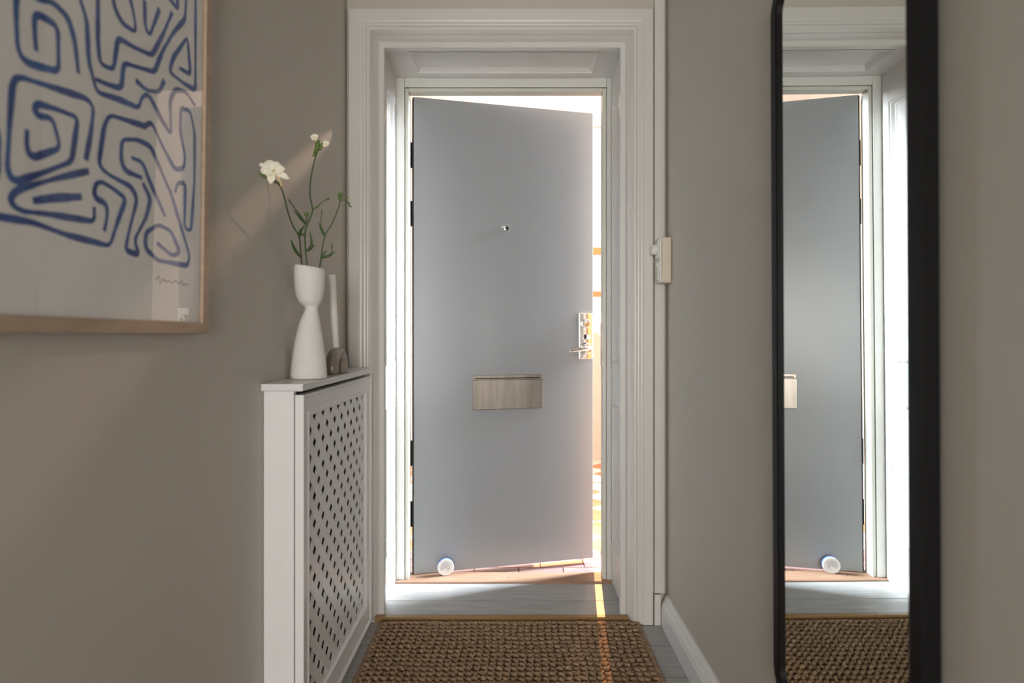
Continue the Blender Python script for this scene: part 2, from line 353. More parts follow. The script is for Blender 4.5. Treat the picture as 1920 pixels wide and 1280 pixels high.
struct('ceiling_stairwell', boxes((-1.6, 3.9, YO-0.5, YB+0.15, ZS, ZS+0.1)), 'stairwall', 'pale ceiling of the stairwell', 'ceiling')
struct('wall_lintel', boxes((-1.6, 3.9, YO-0.4, YO, ZC, ZS+0.02)), 'stairwall', 'wall above the door on the stairwell side')
w1 = empty('window_1', ((wx0+wx1)/2, YB, wz0)); tag(w1, 'orange varnished wooden window at the back of the stairwell', 'window', kind='structure')
for b in ((wx0, wx1, YB+0.02, YB+0.08, wz0, wz0+0.05), (wx0, wx1, YB+0.02, YB+0.08, wz1-0.05, wz1)): B('frame_rail', b, 'orange' if b[4] < E+1 else 'karm', w1, bevel=0.003)
B('transom', (wx0+0.05, wx1-0.05, YB+0.02, YB+0.08, E+0.70, E+0.76), 'orange', w1, bevel=0.003)
for b in ((wx0, wx0+0.05, YB+0.02, YB+0.08, wz0+0.05, wz1-0.05), (wx1-0.05, wx1, YB+0.02, YB+0.08, wz0+0.05, wz1-0.05)): B('frame_stile', b, 'orange', w1, bevel=0.003)
B('pane', (wx0+0.05, wx1-0.05, YB+0.048, YB+0.052, wz0+0.05, E+0.70), 'pane', w1); B('pane', (wx0+0.05, wx1-0.05, YB+0.048, YB+0.052, E+0.76, wz1-0.05), 'pane', w1)
w2 = empty('window_2', (3.8, (ry0+ry1)/2, rz0)); tag(w2, 'white framed side window lighting the stairwell', 'window', kind='structure')
for b in ((3.80, 3.835, ry0, ry1, rz0, rz0+0.04), (3.80, 3.835, ry0, ry1, rz1-0.04, rz1)): B('frame_rail', b, 'karm', w2, bevel=0.003)
for b in ((3.80, 3.835, ry0, ry0+0.03, rz0+0.04, rz1-0.04), (3.80, 3.835, ry1-0.03, ry1, rz0+0.04, rz1-0.04)): B('frame_stile', b, 'karm', w2, bevel=0.003)
sc = empty('trim_8', (-0.03, YO, SF)); tag(sc, 'orange and brown wooden casing on the stairwell side of the door', 'door casing', kind='structure')
for a, b, m_, t_ in ((0.405, 0.425, 'karm', 0.012), (0.426, 0.446, 'orange', 0.018), (0.447, 0.475, 'brownwood', 0.014)):
    B('upright', (a, b, YO, YO+t_, SF, E+1.06+a-0.4), m_, sc, bevel=0.001); B('upright', (-0.065-b, -0.065-a, YO, YO+t_, SF, E+1.06+a-0.4), m_, sc, bevel=0.001)
    B('head_board', (-0.065-b, b, YO, YO+t_, E+1.062+a-0.4, E+1.062+b-0.4), m_, sc, bevel=0.001)
# pink dado with sloping top and its skirting
bm = bmesh.new(); pts = [(0.30, SF), (3.8, SF), (3.8, E-0.62), (0.78, E-0.02), (0.62, E+0.06), (0.30, E+0.06)]
A = [bm.verts.new((x, YB-0.012, z)) for x, z in pts]; C = [bm.verts.new((x, YB, z)) for x, z in pts]
for k in range(len(pts)): bm.faces.new((A[k], A[(k+1) % len(pts)], C[(k+1) % len(pts)], C[k]))
bm.faces.new(A); bm.faces.new(C[::-1]); struct('trim_7', bm, 'dado', 'salmon pink dado with sloping top at the back of the stairwell', 'dado')
sk = struct('baseboard_stairwell', boxes((-1.5, 3.8, YB-0.03, YB-0.0125, SF, SF+0.10), (-1.5, 3.8, YB-0.036, YB-0.0125, SF+0.10, SF+0.115)), 'dado', 'pink baseboard at the back of the stairwell', 'baseboard')
# unseen stairwell lamp, added to throw a light patch over the door onto the hall's left wall
lp = empty('added_pendant_lamp', (0.70, 4.25, ZS)); tag(lp, 'added small globe lamp hanging unseen from the stairwell ceiling', 'lamp')
LZ = E + 2.0
bm = bmesh.new(); lathe(bm, [(0.05, ZS-0.02), (0.05, ZS)], 20, lambda a, b, c: (0.70+a, 4.25+b, c)); link('canopy', bm, 'karm', lp)
bm = bmesh.new(); lathe(bm, [(0.006, LZ+0.02), (0.006, ZS-0.02)], 8, lambda a, b, c: (0.70+a, 4.25+b, c)); link('rod', bm, 'dark', lp)
bm = bmesh.new(); ellipsoid(bm, (0.70, 4.25, LZ), ((0.02, 0, 0), (0, 0.02, 0), (0, 0, 0.02)), 16, 10); link('bulb', bm, 'glow', lp, smooth=True)
light('added_patch_light', 'POINT', (0.70, 4.225, LZ), (0, -1, -0.5), 110, (1.0, 0.66, 0.46), shadow_soft_size=0.03)

# ------------------------------------------------------------------ the grey door, ajar
HX, HY, LW = -0.4285, 2.582, 0.8225
ang = math.atan2(0.192, 0.7998)
d1 = empty('door_1', (HX, HY, 0)); d1.rotation_euler = (0, 0, ang)
d1.matrix_world = Matrix.Translation((HX, HY, 0)) @ Matrix.Rotation(ang, 4, 'Z')
tag(d1, 'smooth grey metal front door standing ajar', 'door', kind='structure')
def D(name, bm, m, parent=None, **k):        # geometry given in door space: u along leaf, w outwards, z
    bm.transform(d1.matrix_world); return link(name, bm, m, parent or d1, **k)
zt, zb = E+1.030, E-1.034
D('leaf', boxes((0, LW, 0, 0.040, zb, zt)), 'door', bevel=0.0015)
D('outer_skin', boxes((0.004, LW+0.010, 0.0405, 0.058, zb-0.002, zt-0.002)), 'karm', bevel=0.0015)
D('edge_seal', boxes((-0.006, -0.0005, 0.004, 0.036, zb+0.002, zt-0.002)), 'dark')
for z in (0.785, 0.53, -0.515, -0.78):
    bm = bmesh.new(); lathe(bm, [(0.0065, E+z-0.055), (0.0065, E+z+0.055)], 12, lambda a, b, c: (-0.0105+a, 0.030+b, c)); hg = D('hinge', bm, 'dark', smooth=False)
# letter slot plate
ms = D('mail_slot', boxes((0.2585, 0.5755, -0.004, 0.0, E-0.199, E-0.178)), 'steel', bevel=0.0012)
D('flap', boxes((0.256, 0.578, -0.008, -0.001, E-0.331, E-0.1985)), 'steel', ms, bevel=0.002)
D('slot_gap', boxes((0.268, 0.566, -0.0046, -0.003, E-0.1945, E-0.190)), 'gap', ms)
# peephole
ph = bmesh.new(); lathe(ph, [(0.012, 0), (0.012, 0.002), (0.0085, 0.003), (0.0085, 0.012), (0.006, 0.012), (0.0045, 0.008)], 24, lambda a, b, c: (0.411+a, -c, E+0.478+b)); pho = D('peephole', ph, 'chrome')
ph = bmesh.new(); lathe(ph, [(0.0055, 0.009), (0.0055, 0.0122)], 16, lambda a, b, c: (0.411+a, -c, E+0.478+b)); D('lens', ph, 'gap', pho)
ph = bmesh.new(); tube(ph, [(0.403, -0.004, E+0.480), (0.396, -0.006, E+0.483), (0.388, -0.004, E+0.482)], [0.003, 0.0042, 0.003], 8); D('peephole_cover', ph, 'chrome', pho, smooth=True)
# lock plate, cylinder, thumb turn, lever
lc = 0.7825
lk = D('lock_plate', boxes((0.7495, 0.8155, -0.011, 0.0, E-0.110, E+0.101)), 'chrome', bevel=0.0035, seg=3)
bm = bmesh.new(); lathe(bm, [(0.0215, 0.011), (0.0215, 0.016), (0.0185, 0.0195), (0.012, 0.0195)], 32, lambda a, b, c: (lc+a, -c, E+0.053+b)); cy = D('cylinder_ring', bm, 'chrome', lk)
bm = bmesh.new(); lathe(bm, [(0.009, 0.019), (0.009, 0.022)], 20, lambda a, b, c: (lc+0.001+a, -c, E+0.047+b)); D('lock_core', bm, 'brass', lk)
D('keyway', boxes((lc-0.0003, lc+0.0017, -0.0226, -0.0215, E+0.040, E+0.053)), 'gap', lk)
bm = bmesh.new(); lathe(bm, [(0.011, 0.011), (0.011, 0.018)], 20, lambda a, b, c: (lc+a, -c, E-0.008+b)); D('turn_base', bm, 'dark', lk)
bm = boxes((lc-0.003, lc+0.013, -0.043, -0.018, E-0.021, E+0.003)); D('thumb_turn', bm, 'chrome', lk, bevel=0.004, seg=3)
bm = bmesh.new(); lathe(bm, [(0.0275, 0.011), (0.0275, 0.016), (0.024, 0.021), (0.012, 0.022)], 36, lambda a, b, c: (lc+a, -c, E-0.062+b)); D('rosette', bm, 'chrome', lk)
bm = bmesh.new(); P = spline([(lc+0.004, -0.018, E-0.058), (lc+0.004, -0.045, E-0.058), (lc-0.002, -0.058, E-0.0585), (lc-0.03, -0.064, E-0.061), (lc-0.07, -0.066, E-0.067), (lc-0.098, -0.066, E-0.0725)], 5)
n = len(P); tube(bm, P, [0.0108 if i < n*0.4 else 0.0108-0.0065*((i/n-0.4)/0.6)**2 for i in range(n)], 12); D('lever_handle', bm, 'chrome', lk, smooth=True)

# ------------------------------------------------------------------ small can wedged at the foot of the door
can = empty('round_can', (-0.292, 2.574, TZ)); tag(can, 'small round white can standing on edge against the foot of the grey door', 'can')
ax = Vector((0.22, -0.97, 0)).normalized(); sx = Vector((0.97, 0.22, 0)).normalized(); up = Vector((0, 0, 1)); c0 = Vector((-0.292, 2.583, TZ+0.0352))
def canmap(a, b, c): return tuple(c0 + sx*a + up*b + ax*c)
bm = bmesh.new(); lathe(bm, [(0.033, -0.012), (0.035, -0.010), (0.035, 0.004)], 40, canmap); link('body', bm, 'canblue', can)
bm = bmesh.new(); lathe(bm, [(0.0352, 0.0042), (0.0352, 0.010), (0.0335, 0.0115), (0.030, 0.0115), (0.0295, 0.0108)], 40, canmap); ld = link('lid', bm, 'canwhite', can)
bm = bmesh.new()
def flat_line(bm, pts, w, mp, lift):
    L = []
    for i, p in enumerate(pts):
        a = Vector(pts[max(i-1, 0)]); b = Vector(pts[min(i+1, len(pts)-1)]); t = (b-a).normalized(); nrm = Vector((-t.y, t.x))
        L.append((bm.verts.new(mp(p[0]+nrm.x*w, p[1]+nrm.y*w, lift)), bm.verts.new(mp(p[0]-nrm.x*w, p[1]-nrm.y*w, lift))))
    for a, b in zip(L, L[1:]): bm.faces.new((a[0], b[0], b[1], a[1]))
arc = [(0.0225*math.cos(t), 0.0225*math.sin(t)) for t in [math.pi*k/20 for k in range(21)]]
rot = math.radians(25); R2 = lambda p: (p[0]*math.cos(rot)-p[1]*math.sin(rot), p[0]*math.sin(rot)+p[1]*math.cos(rot))
flat_line(bm, [R2(p) for p in arc], 0.0006, canmap, 0.0116); flat_line(bm, [R2((-0.0225, 0)), R2((0.0225, 0))], 0.0006, canmap, 0.0116)
for k, (a, b, z) in enumerate(((-0.008, 0.008, 0.017), (-0.013, 0.012, 0.0135), (-0.016, 0.015, 0.010), (-0.018, 0.018, 0.0065), (-0.018, 0.017, 0.003))):
    flat_line(bm, [R2((a, z)), R2((b, z))], 0.0005, canmap, 0.0116)
flat_line(bm, [R2((0.002, -0.008)), R2((0.015, -0.008))], 0.0014, canmap, 0.0116); flat_line(bm, [R2((-0.004, -0.014)), R2((0.010, -0.014))], 0.0006, canmap, 0.0116)
link('lid_print', bm, 'canprint', ld)

# ------------------------------------------------------------------ jute rug
rug = empty('jute_rug', (-0.012, 1.45, 0)); tag(rug, 'chunky woven brown jute rug on the hall floor before the door', 'rug')
RX0, RX1, RY0, RY1 = -0.480, 0.455, 0.55, 2.186
B('backing', (RX0+0.012, RX1-0.012, RY0+0.012, RY1-0.012, 0.0005, 0.006), 'jutebase', rug, bevel=0.002)
bm = bmesh.new(); px, py = 0.0238, 0.0268
ncol = int((RX1-RX0)/px); nrow = int((RY1-RY0)/py)
verts = []; faces = []
def add_knot(cx, cy, cz, L, wd, ht, a, tilt, nu=7, nv=6):
    base = len(verts); ca, sa = math.cos(a), math.sin(a)
    def put(l, s_, hh):
        x = cx + ca*s_ - sa*l; yv = cy + sa*s_ + ca*l; verts.append((x, yv, max(0.0008, cz + hh + tilt*l)))
    put(L, 0, 0)
    for j in range(1, nv):
        th = math.pi*j/nv
        for k in range(nu):
            ph_ = 2*math.pi*k/nu; q = 1+random.uniform(-0.08, 0.08)
            put(L*math.cos(th), wd*math.sin(th)*math.cos(ph_)*q, ht*math.sin(th)*math.sin(ph_)*q)
    put(-L, 0, 0); last = len(verts)-1
    for k in range(nu):
        faces.append((base, base+1+k, base+1+(k+1) % nu)); faces.append((last, base+1+(nv-2)*nu+(k+1) % nu, base+1+(nv-2)*nu+k))
        for j in range(nv-2):
            a0 = base+1+j*nu; a1 = a0+nu; faces.append((a0+k, a1+k, a1+(k+1) % nu, a0+(k+1) % nu))
for i in range(ncol):
    for j in range(nrow):
        wob = 0.003*math.sin(j*0.55+i*0.2)
        cx = RX0 + px*(i+0.5) + wob + random.gauss(0, 0.0011); cy = RY0 + py*(j+0.5) + random.gauss(0, 0.0013) + 0.003*math.sin(i*0.5)
        hz = random.uniform(-0.0012, 0.0015)
        add_knot(cx-0.0032, cy, 0.0092+hz, 0.0148, 0.0076, 0.0086, 0.62+random.gauss(0, 0.13), -0.12)
        add_knot(cx+0.0062, cy+0.010, 0.0076+hz, 0.0125, 0.0060, 0.0070, -0.40+random.gauss(0, 0.15), -0.10)
# cross yarns and rolled border
for j in range(nrow):
    for i in range(ncol):
        add_knot(RX0+px*(i+1.0), RY0+py*j+random.gauss(0, 0.001), 0.0040, 0.012, 0.0048, 0.0038, 1.35+random.gauss(0, 0.2), 0, 6, 4)
for side in (0, 1):
    for j in range(int((RY1-RY0)/0.016)):
        add_knot((RX0+0.001) if side == 0 else (RX1-0.001), RY0+0.016*(j+0.5), 0.0078, 0.0135, 0.0085, 0.0072, (0.55 if side else -0.55)+random.gauss(0, 0.12), 0)
    for i in range(int((RX1-RX0)/0.016)):
        add_knot(RX0+0.016*(i+0.5), RY0 if side == 0 else RY1-0.003, 0.0078, 0.0135, 0.0085, 0.0072, 1.1+random.gauss(0, 0.12), 0)
bm.free(); me = bpy.data.meshes.new('woven_knots'); me.from_pydata(verts, [], faces); me.update(); me.materials.append(M['jute'])
for p in me.polygons: p.use_smooth = True
o = bpy.data.objects.new('woven_knots', me); COL.objects.link(o); o.parent = rug; o.matrix_parent_inverse = rug.matrix_world.inverted(); o['kind'] = 'stuff'

# ------------------------------------------------------------------ radiator cover
rc = empty('radiator_cover', (XL, 1.8, 0)); tag(rc, 'white radiator cover with diagonal lattice front along the left wall', 'radiator cover')
SZ = E - 0.119                 # shelf top
bm = bmesh.new(); pr = [(0.0, 0.0), (0.0, -0.004), (0.003, -0.0065), (0.003, -0.008), (0.0, -0.0105), (0.001, -0.0155), (0.005, -0.018)]
x1, y0, y1 = -0.5085, 1.447, 2.180
rows = []
for i, dz in pr: rows.append([bm.verts.new(p) for p in ((XL+0.001, y0+i, SZ+dz), (x1-i, y0+i, SZ+dz), (x1-i, y1, SZ+dz), (XL+0.001, y1, SZ+dz))])
for a, b in zip(rows, rows[1:]):
    for k in range(4): bm.faces.new((a[k], a[(k+1) % 4], b[(k+1) % 4], b[k]))
bm.faces.new(rows[0]); bm.faces.new(rows[-1][::-1]); link('top_shelf', bm, 'cover', rc)
B('side_panel', (XL+0.001, -0.537, 1.463, 1.481, 0.0, SZ-0.018), 'cover', rc, bevel=0.001)
fx = -0.513
mpf = lambda u, v, hh: (fx+hh, u, v)
fy0, fy1, fz0, fz1 = 1.463, 2.166, 0.022, E-0.147
oy0, oy1, oz0, oz1 = 1.522, 2.092, E-0.945, E-0.208
# front frame: four mitred rails with a stepped face
outer = [(fy0, fz0), (fy1, fz0), (fy1, fz1), (fy0, fz1)]; inner = [(oy0, oz0), (oy1, oz0), (oy1, oz1), (oy0, oz1)]
steps = [(0.0, -0.021), (0.0, 0.0), (0.10, 0.0), (0.16, -0.004), (0.28, -0.005), (0.72, -0.005), (0.78, -0.0025), (0.86, -0.0025), (0.92, -0.008), (1.0, -0.010), (1.0, -0.021)]
for k, nm in enumerate(('bottom_rail', 'stile', 'top_rail', 'stile')):
    a0, a1 = outer[k], outer[(k+1) % 4]; b0, b1 = inner[k], inner[(k+1) % 4]
    bm = bmesh.new(); L = []
    for t, hh in steps:
        L.append((bm.verts.new(mpf(a0[0]+(b0[0]-a0[0])*t, a0[1]+(b0[1]-a0[1])*t, hh)), bm.verts.new(mpf(a1[0]+(b1[0]-a1[0])*t, a1[1]+(b1[1]-a1[1])*t, hh))))
    for p, q in zip(L, L[1:]+L[:1]): bm.faces.new((p[0], q[0], q[1], p[1]))
    bm.faces.new([p[0] for p in L]); bm.faces.new([p[1] for p in L][::-1]); link(nm, bm, 'cover', rc)
# base strip behind, and end cleats
B('base_board', (-0.548, -0.5255, 1.484, 2.176, 0.0, 0.045), 'cover', rc, bevel=0.001)
B('back_cleat', (XL+0.002, XL+0.020, 2.155, 2.178, 0.0, SZ-0.019), 'cover', rc, bevel=0.001)
rad = empty('radiator', (-0.585, 1.8, 0.12)); tag(rad, 'added panel radiator inside the white lattice cover, its dark colour standing in for shade', 'radiator')  # barely seen radiator, added dark so the lattice holes look shaded
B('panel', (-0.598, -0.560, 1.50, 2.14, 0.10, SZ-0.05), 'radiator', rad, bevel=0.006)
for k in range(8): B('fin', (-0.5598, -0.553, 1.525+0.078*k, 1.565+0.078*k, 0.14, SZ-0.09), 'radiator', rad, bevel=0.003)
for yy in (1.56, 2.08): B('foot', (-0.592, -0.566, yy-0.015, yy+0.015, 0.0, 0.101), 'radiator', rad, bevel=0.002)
# lattice slats
def clip(poly, f):
    out = []
    for i in range(len(poly)):
        a, b = poly[i], poly[(i+1) % len(poly)]; fa, fb = f(a), f(b)
        if fa >= 0: out.append(a)
        if (fa >= 0) != (fb >= 0):
            t = fa/(fa-fb); out.append((a[0]+(b[0]-a[0])*t, a[1]+(b[1]-a[1])*t))
    return out
per = 0.0712; sw = 0.0288; hwv = sw/math.sqrt(2)
gy0, gy1, gz0, gz1 = oy0-0.008, oy1+0.008, oz0-0.008, oz1+0.008
for layer, (sgn, xf) in enumerate(((-1, -0.5225), (1, -0.5243))):
    n0 = 0
    for k in range(-30, 60):
        c = (E-0.2) + per*(k-20) + (0.012 if layer == 0 else 0.031)
        # line z = c + sgn*(y-1.8)
        zz = lambda yv, off: c + sgn*(yv-1.8) + off*math.sqrt(2)
        poly = [(1.3, zz(1.3, -sw/2)), (2.3, zz(2.3, -sw/2)), (2.3, zz(2.3, sw/2)), (1.3, zz(1.3, sw/2))]
        for f in (lambda p: p[0]-gy0, lambda p: gy1-p[0], lambda p: p[1]-gz0, lambda p: gz1-p[1]):
            poly = clip(poly, f)
            if len(poly) < 3: break
        if len(poly) < 3: continue
        ar = abs(sum(poly[i][0]*poly[(i+1) % len(poly)][1]-poly[(i+1) % len(poly)][0]*poly[i][1] for i in range(len(poly))))/2
        if ar < 4e-4: continue
        bm = bmesh.new(); A = [bm.verts.new((xf, p[0], p[1])) for p in poly]; C = [bm.verts.new((xf-0.0017, p[0], p[1])) for p in poly]
        bm.faces.new(A); bm.faces.new(C[::-1])
        for i in range(len(poly)): bm.faces.new((A[i], C[i], C[(i+1) % len(poly)], A[(i+1) % len(poly)]))
        link('slat', bm, 'cover', rc)

# ------------------------------------------------------------------ vase with freesia stems
VX, VY = -0.5560, 1.627; q = 0.000295
vz = [(1135, 241, 150), (1128, 241, 157), (1110, 241, 161), (1060, 241, 159), (980, 242, 152), (900, 242, 143), (820, 243, 132), (740, 245, 118), (660, 248, 102), (600, 252, 88), (560, 256, 76), (530, 260, 65), (510, 263, 59), (492, 264, 57), (475, 262, 61), (462, 258, 70), (445, 254, 88), (425, 252, 103), (390, 250, 117), (340, 249, 127), (280, 248, 133), (220, 247, 137), (160, 246, 137), (118, 245, 135), (106, 245, 132)]
bm = bmesh.new(); rings = []
nn = 56
def vring(zz, cc, rr, flip=0):
    z = SZ + 0.001 + (1135-zz)*q; out = []
    for k in range(nn):
        a = 2*math.pi*k/nn; x = (cc-241)*q + rr*q*math.cos(a); yv = rr*q*math.sin(a)
        w_ = max(0.0, min(1.0, (300-zz)/190.0))        # slanting rim
        out.append(bm.verts.new((VX+x, VY+yv, z - w_*0.15*x)))
    return out
for zz, cc, rr in vz: rings.append(vring(zz, cc, rr))
for zz, cc, rr in ((104, 245, 127), (112, 245, 122), (200, 246, 122), (320, 248, 108), (400, 250, 60)): rings.append(vring(zz, cc, rr))
for a, b in zip(rings, rings[1:]):
    for k in range(nn): bm.faces.new((a[k], a[(k+1) % nn], b[(k+1) % nn], b[k]))
bm.faces.new(rings[0][::-1]); bm.faces.new(rings[-1])
vase = link('vase', bm, 'vase', smooth=True); tag(vase, 'tall white hourglass ceramic vase on the radiator cover', 'vase')
def P2(zx, zy, dy=0.0):        # position measured on the photograph -> point in the plane of the vase axis
    px_, py_ = 440+zx/2.37, 200+zy/2.37; Y = VY+dy
    return Vector(((px_-CX)*Y/F, Y, E+(CY-py_)*Y/F))
def blade(bm, pts, w, nrm=(0.3, -1, 0.1), th=0.0008, tipw=0.1):
    pts = spline(pts, 5); n = len(pts); nrm = Vector(nrm).normalized(); L = []
    for i, p in enumerate(pts):
        t = (pts[min(i+1, n-1)]-pts[max(i-1, 0)]).normalized(); s_ = t.cross(nrm).normalized(); f = i/(n-1)
        ww = w*max(tipw, math.sin(math.pi*min(0.97, 0.12+0.88*f))**0.7)
        up_ = s_.cross(t).normalized()
        L.append([bm.verts.new(v) for v in (p-s_*ww, p+up_*(th+ww*0.18), p+s_*ww, p-up_*th)])
    for a, b in zip(L, L[1:]):
        for k in range(4): bm.faces.new((a[k], a[(k+1) % 4], b[(k+1) % 4], b[k]))
    bm.faces.new(L[0]); bm.faces.new(L[-1][::-1])
def petal(bm, root, tip, w, cup=0.25, nrm=(0.25, -1, 0.15)):
    root = Vector(root); tip = Vector(tip); d = tip-root; ln = d.length; t = d.normalized(); nv = Vector(nrm).normalized()
    s_ = t.cross(nv).normalized(); up_ = s_.cross(t).normalized()
    if up_.dot(nv) < 0: up_ = -up_
    nu, nl = 7, 8; G = []
    for side in (1, -1):
        g = []
        for j in range(nl+1):
            f = j/nl; ww = 1.3*w*(math.sqrt(max(0.03, 1-((f-0.62)/0.39)**2)) if f > 0.62 else 0.3+0.7*math.sin(math.pi/2*f/0.62)); row = []
            for i in range(nu):
                e = -1+2*i/(nu-1); hh = cup*ww*(e*e) + ln*0.22*math.sin(f*2.6)*cup*2 - ln*0.25*f*f*cup
                row.append(bm.verts.new(root + t*(ln*f*(1-0.08*e*e*f)) + s_*(e*ww) + up_*(hh + side*0.0004)))
            g.append(row)
        G.append(g)
        for j in range(nl):
            for i in range(nu-1): bm.faces.new((g[j][i], g[j][i+1], g[j+1][i+1], g[j+1][i]))
    a, b = G
    for j in range(nl):
        bm.faces.new((a[j][0], b[j][0], b[j+1][0], a[j+1][0])); bm.faces.new((a[j][-1], a[j+1][-1], b[j+1][-1], b[j][-1]))
    for i in range(nu-1):
        bm.faces.new((a[nl][i], a[nl][i+1], b[nl][i+1], b[nl][i])); bm.faces.new((a[0][i], b[0][i], b[0][i+1], a[0][i+1]))
def stem_part(parent, pts, r0, r1=None, nm='stem', m='stem'):
    bm = bmesh.new(); P = spline(pts, 6); n = len(P); r1 = r1 or r0
    tube(bm, P, [r0+(r1-r0)*i/(n-1) for i in range(n)], 8); return link(nm, bm, m, parent, smooth=True)
def leaf_part(parent, pts, w, m='leaf', nm='leaf'):
    bm = bmesh.new(); blade(bm, pts, w); return link(nm, bm, m, parent, smooth=True)
def bud_part(parent, a, b, r, m='bud', nm='bud'):
    a, b = Vector(a), Vector(b); d = (b-a)/2; t = d.normalized(); u_ = t.orthogonal().normalized(); v_ = t.cross(u_)
    bm = bmesh.new(); ellipsoid(bm, (a+b)/2, (u_*r, v_*r, d*1.05), 10, 8); return link(nm, bm, m, parent, smooth=True)
def z7(zx, zy, dy=0.0):         # same, read off the enlarged blooms
    return P2((470+zx/6.735-440)*2.37, (230+zy/6.735-200)*2.37, dy)
# left stem: open white bloom, leaning out into the hall
_P2 = P2
def lean_dy(zy): return -0.225*max(0.0, min(1.0, (690-zy)/345.0))
def P2(zx, zy, dy=0.0): return _P2(zx, zy, dy+lean_dy(zy))
f1 = empty('freesia_stem', P2(295, 705)); tag(f1, 'left flower stem in the vase with an open white bloom', 'flower')
stem_part(f1, [P2(290, 800, 0.002), P2(297, 705), P2(293, 640), P2(286, 577), P2(262, 535), P2(240, 480), P2(220, 400), P2(203, 348)], 0.0021, 0.0018)
stem_part(f1, [P2(203, 348), P2(175, 335), P2(140, 312), P2(122, 300)], 0.0014, 0.001, 'branch')
for a, b, r in (((140, 318), (110, 293), 0.0040), ((165, 335), (148, 318), 0.0028), ((186, 338), (172, 318), 0.0026)): bud_part(f1, P2(*a), P2(*b), r)
leaf_part(f1, [P2(292, 668), P2(266, 632), P2(250, 590)], 0.0035); leaf_part(f1, [P2(288, 578), P2(296, 548), P2(318, 522, -0.006)], 0.003)
leaf_part(f1, [P2(291, 578), P2(288, 560), P2(292, 545)], 0.0026)
stem_part(f1, [z7(385, 800), z7(365, 730, -0.004), z7(325, 660, -0.008), z7(295, 622, -0.012)], [0.0026][0], 0.0052, 'flower_tube', 'petal2')
leaf_part(f1, [z7(380, 815), z7(355, 770, -0.006), z7(345, 735, -0.008)], 0.0022)
cb = z7(285, 625, -0.012)
for (tx, ty), w, dy in (((205, 470), 0.0085, -0.004), ((345, 488), 0.0085, -0.006), ((438, 575), 0.0080, -0.010), ((118, 590), 0.0090, -0.016), ((495, 712), 0.0055, -0.006), ((248, 772), 0.0070, -0.022), ((160, 640), 0.0075, -0.024)):
    bm = bmesh.new(); petal(bm, cb, z7(tx, ty, dy), w, 0.32); link('petal', bm, 'petal', f1, smooth=True)
for (tx, ty) in ((300, 585), (270, 600)):
    stem_part(f1, [cb, (cb+z7(tx, ty, -0.02))/2, z7(tx, ty, -0.024)], 0.0006, 0.0011, 'stamen', 'petal2')
bm = bmesh.new(); petal(bm, z7(180, 560, 0.0), z7(105, 522, 0.0), 0.004, 0.4); link('petal', bm, 'petal', f1, smooth=True)
# middle stem
def P2(zx, zy, dy=0.0): return _P2(zx, zy, dy + (-0.0011*(312-zx) if zx < 312 else 0))
f2 = empty('freesia_stem', P2(320, 705)); tag(f2, 'tallest middle flower stem in the vase with two small faded blooms', 'flower')
stem_part(f2, [P2(318, 800, -0.002), P2(321, 705, -0.004), P2(315, 640, -0.004), P2(313, 560, -0.004), P2(331, 505, -0.004), P2(346, 460), P2(335, 395), P2(338, 325), P2(352, 250), P2(372, 190)], 0.0023, 0.0017)
stem_part(f2, [P2(346, 460), P2(370, 440), P2(392, 422), P2(410, 409)], 0.0015, 0.001, 'branch')
stem_part(f2, [P2(318, 520, -0.004), P2(292, 482), P2(262, 445), P2(241, 413)], 0.0012, 0.0016, 'branch')
stem_part(f2, [P2(316, 520, -0.004), P2(318, 500), P2(320, 482)], 0.0012, 0.0012, 'branch')
stem_part(f2, [P2(316, 520, -0.004), P2(325, 500), P2(328, 480)], 0.0009, 0.0009, 'branch')
for a, b, r in (((360, 208), (374, 148), 0.0062), ((378, 195), (391, 160), 0.0048), ((372, 190), (384, 180), 0.0055), ((366, 180), (362, 152), 0.0035), ((352, 222), (356, 190), 0.0026), ((346, 218), (362, 212), 0.003), ((404, 413), (424, 406), 0.0030), ((308, 480), (330, 472), 0.0045), ((376, 440), (366, 448), 0.0022)):
    bud_part(f2, P2(*a), P2(*b), r)
leaf_part(f2, [P2(316, 522, -0.004), P2(292, 494), P2(263, 460)], 0.0034); leaf_part(f2, [P2(318, 640, -0.004), P2(342, 612), P2(333, 552)], 0.0032)
leaf_part(f2, [P2(318, 642, -0.004), P2(335, 632), P2(357, 612)], 0.0034)
leaf_part(f2, [P2(313, 560, -0.004), P2(298, 570), P2(289, 545)], 0.0026)
for c, rad in ((z7(805, 180), 52), (z7(945, 265), 50)):
    for k in range(5):
        a = 2*math.pi*k/5+0.5; rr = rad/6.735*VY/F
        tip = c + Vector((math.cos(a)*rr*1.05, 0.004*math.sin(a), math.sin(a)*rr*0.95)); rt = c + Vector((0, 0.003, -0.001))
        bm = bmesh.new(); petal(bm, rt, tip, 0.0042, 0.25); link('petal', bm, 'petal', f2, smooth=True)
    bud_part(f2, c+Vector((0, -0.003, -0.001)), c+Vector((0.0015, 0.004, -0.004)), 0.0030, 'petal2', 'flower_throat')
stem_part(f2, [P2(372, 180), P2(365, 158), z7(810, 195)], 0.0016, 0.0024, 'flower_tube', 'petal2'); stem_part(f2, [P2(378, 180), P2(390, 172), z7(940, 270)], 0.0016, 0.0024, 'flower_tube', 'petal2')
